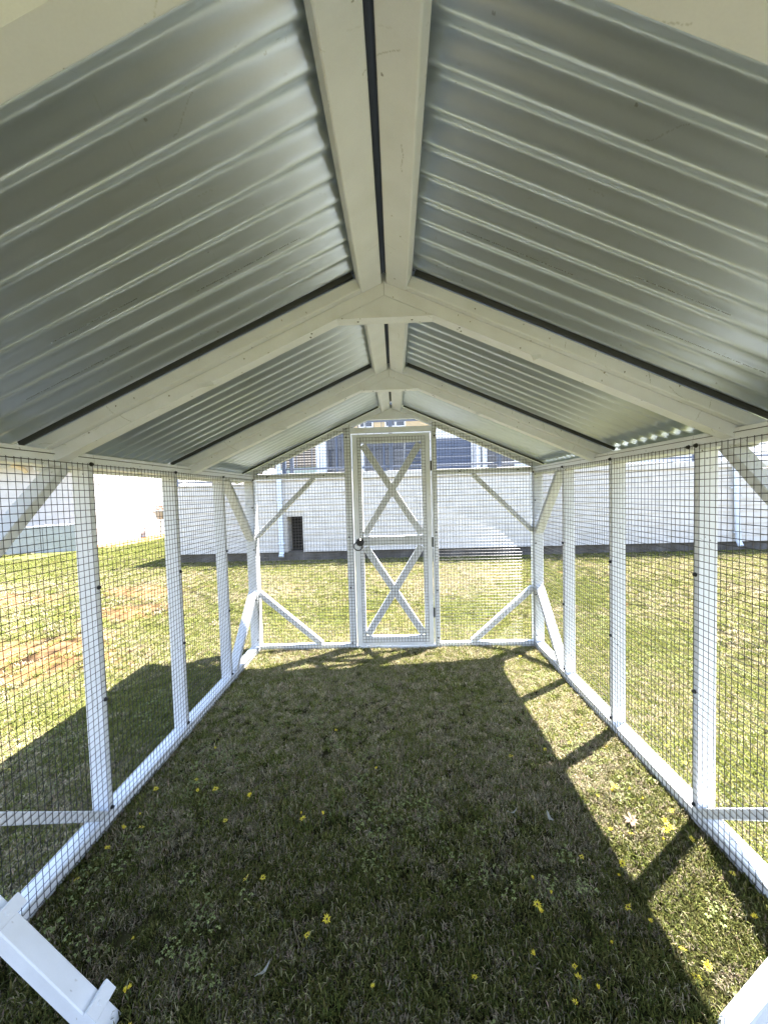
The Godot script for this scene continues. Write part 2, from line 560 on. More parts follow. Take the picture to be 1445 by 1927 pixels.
func door(run: Node) -> void:
	var d := group_node("door", run)
	var zf := ZB - 0.002
	var zb := zf - 0.038
	var x0 := -0.344
	var x1 := 0.287
	var y0 := 0.030
	var y1 := 1.770
	var sw := 0.072
	boxpart("stile", d, Vector3(x0, y0, zb), Vector3(x0 + sw, y1, zf), M.paint)
	boxpart("stile", d, Vector3(x1 - sw, y0, zb), Vector3(x1, y1, zf), M.paint)
	for r in [[y0, 0.106], [0.862, 0.938], [y1 - 0.072, y1]]:
		boxpart("rail", d, Vector3(x0 + sw + 0.001, r[0], zb), Vector3(x1 - sw - 0.001, r[1], zf - 0.001), M.paint)
	for b in [[0.108, 0.860], [0.940, y1 - 0.074]]:
		var xa := x0 + sw + 0.002
		var xb := x1 - sw - 0.002
		var o := 0.012
		barpart("brace", d, Vector3(xa + o, b[0] + o, (zf + zb) / 2 - 0.001), Vector3(xb - o, b[1] - o, (zf + zb) / 2 - 0.001), 0.056, 0.030, Vector3(-1, 1, 0), M.paint)
		barpart("brace", d, Vector3(xa + o, b[1] - o, (zf + zb) / 2 + 0.0015), Vector3(xb - o, b[0] + o, (zf + zb) / 2 + 0.0015), 0.056, 0.030, Vector3(1, 1, 0), M.paint)
	var to3 := func(u: float, v: float, dd: float) -> Vector3: return Vector3(u, v, ZB + dd)
	var flat := func(_u: float) -> float: return 9.0
	var st := mb()
	wires(st, -0.299, 0.245, 0.060, 1.744, to3, flat)
	stuff(obj("wire_mesh", st, M.wire, d))
	# ring latch: a black eight-sided boss with a loose ring
	var k := mb()
	var c := Vector3(-0.300, 0.893, ZB)
	tube(k, [c, c + Vector3(0, 0, 0.010), c + Vector3(0, 0, 0.018), c + Vector3(0, 0, 0.030)], [0.034, 0.034, 0.031, 0.022], 8)
	var boss := obj("latch", k, M.black, d)
	var rg := mb()
	var pts := []
	var rad := []
	for i in 25:
		var t := TAU * i / 24.0
		pts.append(Vector3(-0.316 + 0.034 * cos(t), 0.862 + 0.034 * sin(t), ZB + 0.024 + 0.004 * sin(t)))
		rad.append(0.0045)
	tube(rg, pts, rad, 8, false)
	obj("latch_ring", rg, M.black, d, true)
	for y in [0.30, 0.88, 1.50]:
		var h := mb()
		tube(h, [Vector3(0.2915, y - 0.04, ZB + 0.002), Vector3(0.2915, y + 0.04, ZB + 0.002)], [0.0055, 0.0055], 8)
		obj("hinge", h, M.black if y != 0.88 else M.dark_strip, d)
	for p in [Vector2(-0.25, 0.9), Vector2(-0.03, 0.9), Vector2(0.2, 0.91)]:
		bolt(d, Vector3(p.x, p.y, ZB), Vector3.BACK, 0.0045)

func front_frame(run: Node) -> void:
	var f := group_node("entrance_frame", run)
	var z := -0.91
	for s in [-1, 1]:
		var xc := XL if s < 0 else XR
		var a := Vector3(xc, 0.4335 if s < 0 else 0.452, z)
		var b := a + Vector3(-s, -1.066 if s < 0 else -1.33, 0) * (0.50 if s < 0 else 0.40)
		var dir := (b - a).normalized()
		var up := Vector3(dir.y * s, -dir.x * s, 0)
		barpart("brace", f, a, b, 0.044, 0.050, up, M.paint, 0.003)
		# short cleats screwed across the upper face
		for x in ([-0.998, -0.782] if s < 0 else [1.03]):
			var t := absf((x - xc) / dir.x)
			var p: Vector3 = a + dir * t + up * 0.0295
			var cap := barpart("cleat", f, p + Vector3(0, 0, 0.0285), p - Vector3(0, 0, 0.040), 0.034, 0.014, dir, M.paint, 0.0015)
			var sc := mb()
			var q: Vector3 = p + up * 0.007
			tube(sc, [q, q + up * 0.0014, q + up * 0.0015, q + up * 0.0004], [0.0060, 0.0052, 0.0030, 0.0025], 14)
			obj("screw", sc, M.paint, cap)

func sheet_profile(p: float) -> float:   # height of the sheet above its pans along z
	var t := fposmod(p / 0.076, 1.0)
	return 0.0085 * (1.0 - cos(TAU * t))

func roof_panel(run: Node, s: int, z0: float, z1: float, which: int) -> void:
	var p := group_node("roof_panel", run)
	var nrm := Vector3(s * SLOPE, 1, 0).normalized()      # up and outwards
	var down := Vector3(s, -SLOPE, 0).normalized()        # down the slope
	var eave := 1.2                                       # distances down the slope from the ridge
	var wall := absf((XL if s < 0 else XR) - XC) / down.x * s
	# ridge board, lying in the slope
	var r0 := Vector3(XC + s * 0.0065, RIDGE_Y, 0) + nrm * 0.021
	var rw := 0.074
	barpart("ridge_board", p, r0 + down * (rw / 2.0) + Vector3(0, 0, z0), r0 + down * (rw / 2.0) + Vector3(0, 0, z1), rw, 0.042, down, M.paint)
	# rafters at both ends
	for e in [[z0 - 0.001 - 0.0145, 0], [z1 + 0.001 + 0.0145, 1]]:
		if which == LAST and e[1] == 1: continue
		var a := r0 + down * (rw + 0.001) + Vector3(0, 0, e[0])
		var b := r0 + down * (wall + 0.094) + Vector3(0, 0, e[0])
		barpart("rafter", p, a - nrm * 0.0015, b - nrm * 0.0015, 0.039, 0.029, nrm, M.paint)
	# eave rail
	var e0 := r0 + down * (wall + 0.125)
	barpart("eave_rail", p, e0 + Vector3(0, 0, z0 - 0.031), e0 + Vector3(0, 0, z1 + (0.031 if which != LAST else 0.0)), 0.060, 0.038, down, M.paint)
	# added dark strip standing in for the shade between far rafter and sheet
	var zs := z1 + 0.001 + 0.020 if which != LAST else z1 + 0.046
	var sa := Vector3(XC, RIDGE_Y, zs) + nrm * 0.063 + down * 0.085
	barpart("gap_shade_strip", p, sa, Vector3(XC, RIDGE_Y, zs) + nrm * 0.063 + down * (wall + 0.08), 0.028, 0.012, nrm, M.dark_strip)
	# the sheet
	var st := SurfaceTool.new()
	st.begin(Mesh.PRIMITIVE_TRIANGLES)
	st.set_smooth_group(0)
	var base := Vector3(XC, RIDGE_Y, 0) + nrm * 0.058
	var d0 := 0.028
	var d1 := absf(1.327 / down.x)
	var za := z1 - (0.001 if which != LAST else 0.12)
	var zb := z0 + 0.05 if which > 0 else z0 + 0.04
	var steps := int(ceil((zb - za) / 0.0019))
	var lift := 0.0006 * which
	for i in steps:
		var q0 := za + (zb - za) * i / steps
		var q1 := za + (zb - za) * (i + 1) / steps
		var h0 := nrm * (sheet_profile(q0 - ZB) + lift)
		var h1 := nrm * (sheet_profile(q1 - ZB) + lift)
		var segs := 2
		for k in segs:
			var da := lerpf(d0, d1, float(k) / segs)
			var db := lerpf(d0, d1, float(k + 1) / segs)
			quad(st, base + down * da + Vector3(0, 0, q0) + h0, base + down * da + Vector3(0, 0, q1) + h1, base + down * db + Vector3(0, 0, q1) + h1, base + down * db + Vector3(0, 0, q0) + h0, -nrm)
	obj("corrugated_sheet", st, M.sheet, p, true)
	# faint rows of factory print on the pans
	if which == 1 or which == 2:
		var rows := [[0.62, 0.24, 0.98], [0.20, 0.30, 1.06], [0.75, 0.34, 1.13]] if which == 1 else [[0.35, 0.3, 1.75]]
		for row in rows:
			var zz: float = ZB - 0.076 * round((ZB + row[2]) / 0.076) + 0.019
			var ink := mb()
			var t: float = row[0]
			var r := RandomNumberGenerator.new()
			r.seed = int(row[0] * 1000.0) + which + s * 7
			while t < row[0] + row[1]:
				var l := r.randf_range(0.0015, 0.0045)
				var hh := r.randf_range(0.0022, 0.0038)
				var a := base + down * t + Vector3(0, 0, zz) - nrm * 0.0006 + nrm * lift
				var b := a + down * l
				quad(ink, a, b, b + Vector3(0, 0, hh), a + Vector3(0, 0, hh), -nrm)
				t += l + (r.randf_range(0.0012, 0.002) if r.randf() < 0.8 else 0.006)
			obj("factory_print", ink, M.print_ink, p)

func truss(run: Node, z: float) -> void:   # z: its face towards the viewer
	var t := group_node("roof_truss", run)
	var zm := z - 0.0265
	for s in [-1, 1]:
		var xc: float = (XL if s < 0 else XR) + s * 0.07
		var y0 := RIDGE_Y + 0.0
		var drop := 0.038
		# outline in the slope: from the panel underside down 38 mm, mitred at the ridge
		var st := mb()
		var poly := [Vector2(XC + s * 0.0006, y0 + 0.034), Vector2(XC + s * 0.0006, y0 - drop), Vector2(xc, y0 - drop - SLOPE * absf(xc - XC)), Vector2(xc, y0 + 0.034 - SLOPE * absf(xc - XC))]
		plate(st, poly, zm - 0.0252, zm + 0.0252)
		obj("rafter", st, M.paint, t)
	var g := mb()
	var ga := RIDGE_Y - 0.0395
	plate(g, [Vector2(XC, ga), Vector2(XC - 0.158, ga - 0.158 * SLOPE), Vector2(XC + 0.158, ga - 0.158 * SLOPE)], zm - 0.024, zm + 0.0265)
	obj("gusset", g, M.paint, t)
	var bits := [[-0.62, 0.030], [0.47, 0.018]] if z < -1.0 else []
	for q3 in bits:
		var x: float = q3[0]
		var p := Vector3(x, RIDGE_Y - 0.038 - SLOPE * absf(x - XC), zm + 0.0258)
		var sc := mb()
		quad(sc, p + Vector3(-q3[1], 0.006, 0.0008), p + Vector3(q3[1] * 0.6, 0.010, 0.0008), p + Vector3(q3[1] * 0.9, -0.004, 0.007), p + Vector3(-q3[1] * 0.7, -0.012, 0.006), Vector3.BACK)
		quad(sc, p + Vector3(q3[1] * 0.1, 0.022, 0.0006), p + Vector3(q3[1] * 0.25, 0.020, 0.0006), p + Vector3(q3[1] * 0.6, 0.010, 0.0008), p + Vector3(-q3[1] * 0.3, 0.008, 0.0008), Vector3.BACK)
		obj("torn_paint", sc, M.paint, t)
	for s in [-1, 1]:
		var q := Vector3(XC + s * 0.09, ga - 0.158 * SLOPE, zm)
		var sc := mb()
		tube(sc, [q, q + Vector3(0, -0.0008, 0)], [0.004, 0.003], 8)
		obj("screw", sc, M.dark_strip, t)
		for k in (2 if z < -1.0 else 0):
			var x: float = XC + s * (0.245 + 0.008 * k)
			var q2 := Vector3(x, RIDGE_Y - 0.038 - SLOPE * absf(x - XC), zm + 0.012 - 0.02 * k)
			var s2 := mb()
			tube(s2, [q2, q2 + Vector3(0, -0.001, 0)], [0.0038, 0.003], 8)
			obj("screw", s2, M.dark_strip, t)

# ------------------------------------------------------------------ house
func board_row(parent: Node, called: String, x0: float, x1: float, y: float, h: float, z: float, m: Material) -> void:
	# one lapped board: bottom edge proud of the top edge
	var st := mb()
	var a := Vector3(x0, 0, 0)
	var prof := [Vector2(y, z + 0.004), Vector2(y, z + 0.020), Vector2(y + 0.004, z + 0.022), Vector2(y + h + 0.012, z + 0.006), Vector2(y + h + 0.012, z - 0.006)]
	for i in prof.size():
		var p: Vector2 = prof[i]
		var q: Vector2 = prof[(i + 1) % prof.size()]
		var out := Vector3(0, (p.x + q.x) / 2 - (y + h / 2), (p.y + q.y) / 2 - (z + 0.005))
		if i == 2: out = Vector3(0, 0.1, 1)
		quad(st, Vector3(x0, p.x, p.y), Vector3(x1, p.x, p.y), Vector3(x1, q.x, q.y), Vector3(x0, q.x, q.y), out)
	for x in [x0, x1]:
		for i in range(1, prof.size() - 1):
			tri(st, Vector3(x, prof[0].x, prof[0].y), Vector3(x, prof[i].x, prof[i].y), Vector3(x, prof[i + 1].x, prof[i + 1].y), Vector3(-1 if x == x0 else 1, 0, 0))
	obj(called, st, m, parent)

func make_house() -> void:
	var h := group_node("weatherboard_house")
	tag(h, "raised house with white weatherboard base, railed deck and tan upper wall", "house")
	var xl := -4.42
	var xr := 9.4
	var yb := 0.175
	var pitch := 0.1165
	boxpart("plinth", h, Vector3(xl + 0.03, -0.1, ZH - 2.6), Vector3(xr - 0.03, yb - 0.004, ZH - 0.03), M.plinth, 0.002)
	# back-up wall behind the boards, with the hatch left open
	var hx0 := -2.175
	var hx1 := -1.855
	var hy1 := 0.885
	boxpart("wall", h, Vector3(xl + 0.01, yb, ZH - 2.4), Vector3(-2.902, 1.525, ZH), M.board, 0.002)
	boxpart("wall", h, Vector3(-2.9, yb, ZH - 2.4), Vector3(hx0, 1.60, ZH), M.board, 0.002)
	boxpart("wall", h, Vector3(hx1, yb, ZH - 2.4), Vector3(xr, 1.60, ZH), M.board, 0.002)
	boxpart("wall", h, Vector3(hx0, hy1, ZH - 2.4), Vector3(hx1, 1.60, ZH), M.board, 0.002)
	boxpart("hatch_dark_fill", h, Vector3(hx0, yb, ZH - 0.42), Vector3(hx1, hy1, ZH - 0.35), M.cavity, 0.002)  # black panel standing in for the darkness inside the opening
	boxpart("hatch_frame", h, Vector3(hx0 - 0.025, yb, ZH + 0.0), Vector3(hx0, hy1 + 0.02, ZH + 0.03), M.board)
	boxpart("hatch_frame", h, Vector3(hx1, yb, ZH + 0.0), Vector3(hx1 + 0.025, hy1 + 0.02, ZH + 0.03), M.board)
	var joints := [xl + 0.06, -0.72, 2.9, 6.1, xr]
	for i in 12:
		var y := yb + i * pitch
		var bh := minf(pitch, 1.585 - y)
		var off := 0.9 * (i % 3) - 0.9
		var ends := [xl + 0.06, -0.5 + off, 3.1 + off, 6.4 + off, xr]
		for k in 4:
			var a: float = ends[k]
			var b: float = ends[k + 1] - 0.003
			if y < hy1 and a < hx0 and b > hx1:
				board_row(h, "weatherboard", a, hx0 - 0.026, y, bh, ZH, M.board)
				board_row(h, "weatherboard", hx1 + 0.026, b, y, bh, ZH, M.board)
			elif y + bh > 1.51 and a < -2.9:
				board_row(h, "weatherboard", a, -2.904, y, 1.510 - y, ZH, M.board)
				board_row(h, "weatherboard", -2.9, b, y, bh, ZH, M.board)
			else:
				board_row(h, "weatherboard", a, b, y, bh, ZH, M.board)
	boxpart("corner_board", h, Vector3(xl, yb, ZH - 0.03), Vector3(xl + 0.059, 1.525, ZH + 0.034), M.board)
	# deck
	boxpart("deck", h, Vector3(-2.9, 1.602, ZH - 2.5), Vector3(xr + 0.05, 1.735, ZH + 0.05), M.board, 0.004)
	boxpart("landing", h, Vector3(xl - 0.03, 1.527, ZH - 2.5), Vector3(-2.902, 1.550, ZH + 0.04), M.board, 0.004)
	# downpipes
	for dp in [[-2.275, 0.10, -2.275, 2.9, 0.048], [6.52, 0.10, 6.40, 2.6, 0.045]]:
		var st := mb()
		var zz := ZH + 0.085
		tube(st, [Vector3(dp[0], dp[1], zz + 0.06), Vector3(dp[0], dp[1] + 0.10, zz), Vector3(dp[2], dp[3], zz)], [dp[4], dp[4], dp[4]], 14)
		var pipe := obj("downpipe", st, M.pipe, h, true)
		for y in [0.35, 1.2]:
			var t: float = (y - dp[1]) / (dp[3] - dp[1])
			var br := mb()
			box(br, Vector3(lerpf(dp[0], dp[2], t) - 0.06, y, ZH + 0.03), Vector3(lerpf(dp[0], dp[2], t) + 0.06, y + 0.025, zz + dp[4] + 0.003))
			obj("pipe_bracket", br, M.pipe, pipe)
	# railing
	var rl := group_node("railing", h)
	var zr := ZH - 0.06
	for x in [-2.20, -2.05, -0.07, 2.05, 3.9, 5.8, 7.7, 9.3]:
		boxpart("rail_post", rl, Vector3(x - 0.035, 1.737, zr - 0.035), Vector3(x + 0.035, 2.70, zr + 0.035), M.rail_paint)
	for y in [1.80, 2.70]:
		boxpart("rail", rl, Vector3(-2.2, y, zr - 0.022), Vector3(9.3, y + 0.04, zr + 0.022), M.rail_paint)
	for x in range(0, 9):
		pass
	for y in [1.98, 2.14, 2.30, 2.46]:
		var ws := mb()
		tube(ws, [Vector3(0.0, y, zr), Vector3(9.3, y, zr)], [0.006, 0.006], 6)
		obj("rail_wire", ws, M.rail_paint, rl)
	for i in 12:
		var x := -1.95 + i * 0.155
		var bs := mb()
		tube(bs, [Vector3(x, 1.84, zr), Vector3(x, 2.70, zr)], [0.007, 0.007], 6)
		obj("baluster", bs, M.rail_paint, rl)
	# landing rail at the low end
	for x in [-4.38, -3.65, -2.95]:
		boxpart("rail_post", rl, Vector3(x - 0.022, 1.552, zr - 0.022), Vector3(x + 0.022, 2.45, zr + 0.022), M.rail_paint)
	for y in [1.60, 2.42]:
		boxpart("rail", rl, Vector3(-4.38, y, zr - 0.015), Vector3(-2.95, y + 0.03, zr + 0.015), M.rail_paint)
	for i in 9:
		var x := -4.3 + i * 0.15
		var bs := mb()
		tube(bs, [Vector3(x, 1.63, zr), Vector3(x, 2.42, zr)], [0.006, 0.006], 6)
		obj("baluster", bs, M.rail_paint, rl)
	# wall behind the deck
	var zw := ZH - 2.5
	boxpart("wall", h, Vector3(-2.0, 1.60, zw - 5.0), Vector3(xr, 2.98, zw), M.white_paint, 0.004)
	boxpart("upper_wall", h, Vector3(-2.0, 2.982, zw - 5.0), Vector3(xr, 5.6, zw - 0.02), M.tan_board, 0.004)
	for i in 18:
		board_row(h, "upper_board", -1.94, xr, 2.99 + i * 0.145, 0.145, zw - 0.02, M.tan_board)
	boxpart("corner_board", h, Vector3(-2.03, 1.60, zw - 0.1), Vector3(-1.90, 5.6, zw + 0.03), M.white_paint)
	var tall := [[-1.76, -1.22, 1.76, 2.95, "dark"], [-0.78, 0.24, 1.76, 2.80, "dark"], [0.28, 0.86, 1.76, 2.80, "slats"], [1.02, 1.96, 1.76, 2.66, "screen"], [2.36, 3.05, 1.76, 2.66, "dark"]]
	for t in tall:
		window(h, t[0], t[1], t[2], t[3], zw, t[4])
	for x in [2.04, 2.20]:
		boxpart("pillar", h, Vector3(x, 1.737, zw + 0.05), Vector3(x + 0.11, 2.98, zw + 0.2), M.white_paint)
	for x in [[-0.86, -0.76], [-0.71, -0.56], [-0.20, 0.02], [0.07, 0.27], [1.6, 1.8], [2.6, 2.8], [4.2, 5.2], [6.4, 7.6]]:
		window(h, x[0], x[1], 3.02, 3.62, zw + 0.012, "dark")
	# roof over it all
	var rf := mb()
	var ry := 5.6
	var pts := [Vector3(-2.6, ry, zw + 0.6), Vector3(xr + 0.6, ry, zw + 0.6), Vector3(xr + 0.6, ry, zw - 5.6), Vector3(-2.6, ry, zw - 5.6)]
	var rg := [Vector3(0.4, ry + 1.5, zw - 2.5), Vector3(xr - 2.4, ry + 1.5, zw - 2.5)]
	quad(rf, pts[0], pts[1], rg[1], rg[0], Vector3(0, 1, 1))
	quad(rf, pts[2], pts[3], rg[0], rg[1], Vector3(0, 1, -1))
	tri(rf, pts[0], pts[3], rg[0], Vector3(-1, 1, 0))
	tri(rf, pts[1], pts[2], rg[1], Vector3(1, 1, 0))
	quad(rf, pts[0] - Vector3(0, 0.06, 0), pts[1] - Vector3(0, 0.06, 0), pts[2] - Vector3(0, 0.06, 0), pts[3] - Vector3(0, 0.06, 0), Vector3.DOWN)
	for i in 4:
		var a: Vector3 = pts[i]
		var b: Vector3 = pts[(i + 1) % 4]
		quad(rf, a, b, b - Vector3(0, 0.06, 0), a - Vector3(0, 0.06, 0), (a + b) / 2 - Vector3(3.4, ry, zw - 2.5))
	obj("roof", rf, M.roof_tile, h)

func window(parent: Node, x0: float, x1: float, y0: float, y1: float, z: float, kind: String) -> void:
	var f := mb()
	var t := 0.035
	box(f, Vector3(x0 - t, y0 - t, z - 0.05), Vector3(x0, y1 + t, z + 0.022))
	box(f, Vector3(x1, y0 - t, z - 0.05), Vector3(x1 + t, y1 + t, z + 0.022))
	box(f, Vector3(x0, y0 - t, z - 0.05), Vector3(x1, y0, z + 0.021))
	box(f, Vector3(x0, y1, z - 0.05), Vector3(x1, y1 + t, z + 0.021))
	var o := obj("window", f, M.white_paint, parent)
	var g := mb()
	quad(g, Vector3(x0, y0, z + 0.008), Vector3(x1, y0, z + 0.008), Vector3(x1, y1, z + 0.008), Vector3(x0, y1, z + 0.008), Vector3.BACK)
	obj("pane", g, M.screen if kind == "screen" else M.glass, o)
	if kind == "slats":
		var y := y0 + 0.05
		while y < y1:
			var s := mb()
			bar(s, Vector3(x0, y, z + 0.016), Vector3(x1, y, z + 0.016), 0.055, 0.004, Vector3(0, 1, 0.5), 0.001)
			obj("slat", s, M.screen, o)
			y += 0.085
	elif x1 - x0 > 0.5:
		boxpart("mullion", o, Vector3((x0 + x1) / 2 - 0.02, y0, z - 0.0), Vector3((x0 + x1) / 2 + 0.02, y1, z + 0.018), M.screen)

# ------------------------------------------------------------------ pale building to the left
func make_pale_building() -> void:
	var b := group_node("pale_building")
	tag(b, "pale rendered single-storey building beyond the lawn to the left", "building")
	var x1 := -8.95
	var z1 := -11.75
	boxpart("wall", b, Vector3(-20.0, -0.1, -26.0), Vector3(x1, 2.55, z1), M.render, 0.01)
	# eaves soffit, fascia and gutter
	boxpart("soffit", b, Vector3(-20.5, 2.50, z1 + 0.002), Vector3(x1 + 0.04, 2.53, z1 + 0.5), M.soffit, 0.002)
	boxpart("gutter", b, Vector3(-20.5, 2.47, z1 + 0.503), Vector3(x1 + 0.05, 2.62, z1 + 0.60), M.soffit, 0.01)
	var sp := mb()
	tube(sp, [Vector3(-11.0, 2.50, z1 + 0.42), Vector3(-11.0, 2.40, z1 + 0.38), Vector3(-10.9, 2.30, z1 + 0.16), Vector3(-10.9, 2.22, z1 + 0.09)], [0.06, 0.06, 0.06, 0.06], 10)
	obj("gutter_elbow", sp, M.soffit, b, true)
	var rf := mb()
	var a := [Vector3(-20.6, 2.6, z1 + 0.6), Vector3(x1 + 0.05, 2.6, z1 + 0.6), Vector3(x1 + 0.05, 2.6, -26.6), Vector3(-20.6, 2.6, -26.6)]
	var r := [Vector3(-14.3, 4.6, z1 - 5.0), Vector3(-14.3, 4.6, -21.0)]
	tri(rf, a[0], a[1], r[0], Vector3(0, 1, 1))
	quad(rf, a[1], a[2], r[1], r[0], Vector3(1, 1, 0))
	tri(rf, a[2], a[3], r[1], Vector3(0, 1, -1))
	quad(rf, a[3], a[0], r[0], r[1], Vector3(-1, 1, 0))
	obj("roof", rf, M.roof_tile, b)

	# low blue-grey retaining wall in front of it
	var w := group_node("retaining_wall")
	tag(w, "low blue-grey concrete retaining wall with chipped top in front of the pale building", "wall")
	var p0 := Vector3(-12.1, 0, -9.05)
	var p1 := Vector3(-8.46, 0, -10.50)
	var d := (p1 - p0).normalized()
	var side := d.cross(Vector3.UP)
	var n := 5
	for i in n:
		var q0 := p0.lerp(p1, float(i) / n) + d * 0.006
		var q1 := p0.lerp(p1, float(i + 1) / n) - d * 0.006
		var st := mb()
		var ht := 0.70 + rng.randf_range(-0.012, 0.012)
		bar(st, q0 + Vector3(0, ht / 2 - 0.05, 0), q1 + Vector3(0, ht / 2 - 0.05, 0), ht + 0.1, 0.12, Vector3.UP, 0.01)
		obj("concrete_panel", st, M.block, w)
		# broken lip along the top edge
		var lip := mb()
		var t := 0.04
		while t < (q1 - q0).length() - 0.1:
			var l := rng.randf_range(0.05, 0.2)
			var g := q0 + d * t + Vector3(0, ht + 0.010, 0)
			bar(lip, g, g + d * l, rng.randf_range(0.02, 0.05), rng.randf_range(0.05, 0.10), Vector3.UP, 0.006)
			t += l + rng.randf_range(0.02, 0.2)
		obj("chipped_edge", lip, M.block, w)

	# potted plant on a stake by the sunlit wall
	var pp := group_node("potted_plant")
	pp.position = Vector3(-8.45, 0, -14.2)
	tag(pp, "grey pot of pinkish flowers on a thin stake before the pale wall", "potted plant")
	var st2 := mb()
	tube(st2, [Vector3(0, 0, 0), Vector3(0, 0.62, 0)], [0.02, 0.02], 8)
	obj("stake", st2, M.pot, pp)
	var pt := mb()
	tube(pt, [Vector3(0, 0.60, 0), Vector3(0, 0.66, 0), Vector3(0, 0.86, 0), Vector3(0, 0.90, 0)], [0.10, 0.13, 0.21, 0.22], 16)
	obj("pot", pt, M.pot, pp)
	var lf := mb()
	var r2 := RandomNumberGenerator.new()
	r2.seed = 5
	for i in 150:
		var q := Vector3(r2.randfn() * 0.11, 0.92 + absf(r2.randfn()) * 0.10, r2.randfn() * 0.11)
		var u := Vector3(r2.randfn(), r2.randfn(), r2.randfn()).normalized() * 0.03
		var v := u.cross(Vector3(r2.randfn(), r2.randfn(), r2.randfn())).normalized() * 0.02
		quad(lf, q - u, q + v, q + u, q - v, Vector3.UP)
	var fl := mat(lin(0.55, 0.30, 0.22), 0.7)
	obj("foliage", lf, fl, pp)

# ------------------------------------------------------------------ far things seen over the deck
func make_far_things() -> void:
	var n := group_node("neighbour_house")
	tag(n, "distant pale blue house with brown roof seen over the deck", "house")
	var z := -27.0
	boxpart("wall", n, Vector3(-7.6, -0.1, z - 8.0), Vector3(-1.0, 3.3, z), M.blue_wall, 0.01)
	var rf := mb()
	var a := [Vector3(-8.2, 3.2, z + 0.7), Vector3(-0.4, 3.2, z + 0.7), Vector3(-0.4, 3.2, z - 8.7), Vector3(-8.2, 3.2, z - 8.7)]
	var r := [Vector3(-5.4, 6.0, z - 4.0), Vector3(-3.0, 6.0, z - 4.0)]
	quad(rf, a[0], a[1], r[1], r[0], Vector3(0, 1, 1))
	quad(rf, a[2], a[3], r[0], r[1], Vector3(0, 1, -1))
	tri(rf, a[0], a[3], r[0], Vector3(-1, 1, 0))
	tri(rf, a[1], a[2], r[1], Vector3(1, 1, 0))
	quad(rf, a[0], a[1], a[2], a[3], Vector3.DOWN)
	var roof := obj("roof", rf, M.roof_tile, n)
	var up: Vector3 = (r[0] - a[0])
	for i in 14:
		var t := (i + 0.5) / 14.0
		var p: Vector3 = a[0].lerp(r[0], t) + Vector3(0, 0.03, 0.02)
		var q: Vector3 = a[1].lerp(r[1], t) + Vector3(0, 0.03, 0.02)
		barpart("tile_course", roof, p, q, 0.05, 0.04, Vector3.UP, M.roof_tile)
	# bare trees left of it
	for k in 2:
		var t := group_node("bare_tree")
		t.position = Vector3(-7.3 - 1.9 * k, 0, -20.5 - 3.0 * k)
		tag(t, ["leafless tree seen over the deck beside the downpipe", "leafless tree seen over the low end of the deck"][k], "tree")
		var r2 := RandomNumberGenerator.new()
		r2.seed = 31 + k
		var st := mb()
		tube(st, [Vector3(0, -0.1, 0), Vector3(0.05, 1.0, 0), Vector3(0.0, 2.0, 0.05)], [0.14, 0.11, 0.09], 9)
		obj("trunk", st, M.bark, t, true)
		for i in 9:
			var lm := mb()
			var ang := TAU * i / 9.0 + r2.randf()
			limb(lm, Vector3(0, 1.3 + 0.08 * i, 0), Vector3(cos(ang) * 0.6, 1.0, sin(ang) * 0.6).normalized(), 1.1 + r2.randf() * 0.7, 0.05, 3, r2)
			obj("limb", lm, M.bark, t)

func limb(st: SurfaceTool, p: Vector3, d: Vector3, length: float, r: float, depth: int, r2: RandomNumberGenerator) -> void:
	var mid := p + d * length * 0.5 + Vector3(r2.randfn(), r2.randfn(), r2.randfn()) * 0.05 * length
	var e := p + d * length
	tube(st, [p, mid, e], [r, r * 0.75, r * 0.5], 5)
	if depth == 0: return
	for i in 3:
		var nd := (d + Vector3(r2.randfn(), r2.randf(), r2.randfn()) * 0.55).normalized()
		limb(st, mid.lerp(e, r2.randf()), nd, length * 0.62, r * 0.5, depth - 1, r2)

# ------------------------------------------------------------------ lawn
func tuft(blades: int, radius: float, hmin: float, hmax: float, width: float, lean: float, seed_: int) -> ArrayMesh:
	var r := RandomNumberGenerator.new()
	r.seed = seed_
	var st := SurfaceTool.new()
	st.begin(Mesh.PRIMITIVE_TRIANGLES)
	st.set_smooth_group(-1)
	for i in blades:
		var a := r.randf() * TAU
		var p := Vector3(cos(a), 0, sin(a)) * radius * sqrt(r.randf())
		var az := r.randf() * TAU
		var dir := Vector3(cos(az), 0, sin(az))
		var side := dir.cross(Vector3.UP).rotated(Vector3.UP, r.randfn() * 0.3)
		var l := r.randf_range(hmin, hmax)
		var ln := lean * r.randf_range(0.25, 1.2)
		var w := width * r.randf_range(0.6, 1.2)
		var shade := 0.35 + 1.25 * pow(r.randf(), 1.6)          # every blade has a tone of its own
		if r.randf() < 0.16:
			st.set_color(Color(shade * 1.35, shade * 1.15, shade * 1.25))
		else:
			st.set_color(Color(shade * r.randf_range(0.8, 1.05), shade, shade * r.randf_range(0.7, 1.0)))
		# three points that bend over
		var p1 := p + (Vector3.UP * cos(ln * 0.5) + dir * sin(ln * 0.5)) * l * 0.45
		var p2 := p1 + (Vector3.UP * cos(ln * 1.3) + dir * sin(ln * 1.3)) * l * 0.35
		var p3 := p2 + (Vector3.UP * cos(ln * 2.0) + dir * sin(ln * 2.0) + side * r.randfn() * 0.3) * l * 0.25
		var up := Vector3.UP + dir * 0.1
		quad(st, p - side * w * 0.4, p + side * w * 0.4, p1 + side * w * 0.5, p1 - side * w * 0.5, up)
		quad(st, p1 - side * w * 0.5, p1 + side * w * 0.5, p2 + side * w * 0.4, p2 - side * w * 0.4, up)
		tri(st, p2 - side * w * 0.4, p2 + side * w * 0.4, p3, up)
	st.generate_normals()
	return st.commit()

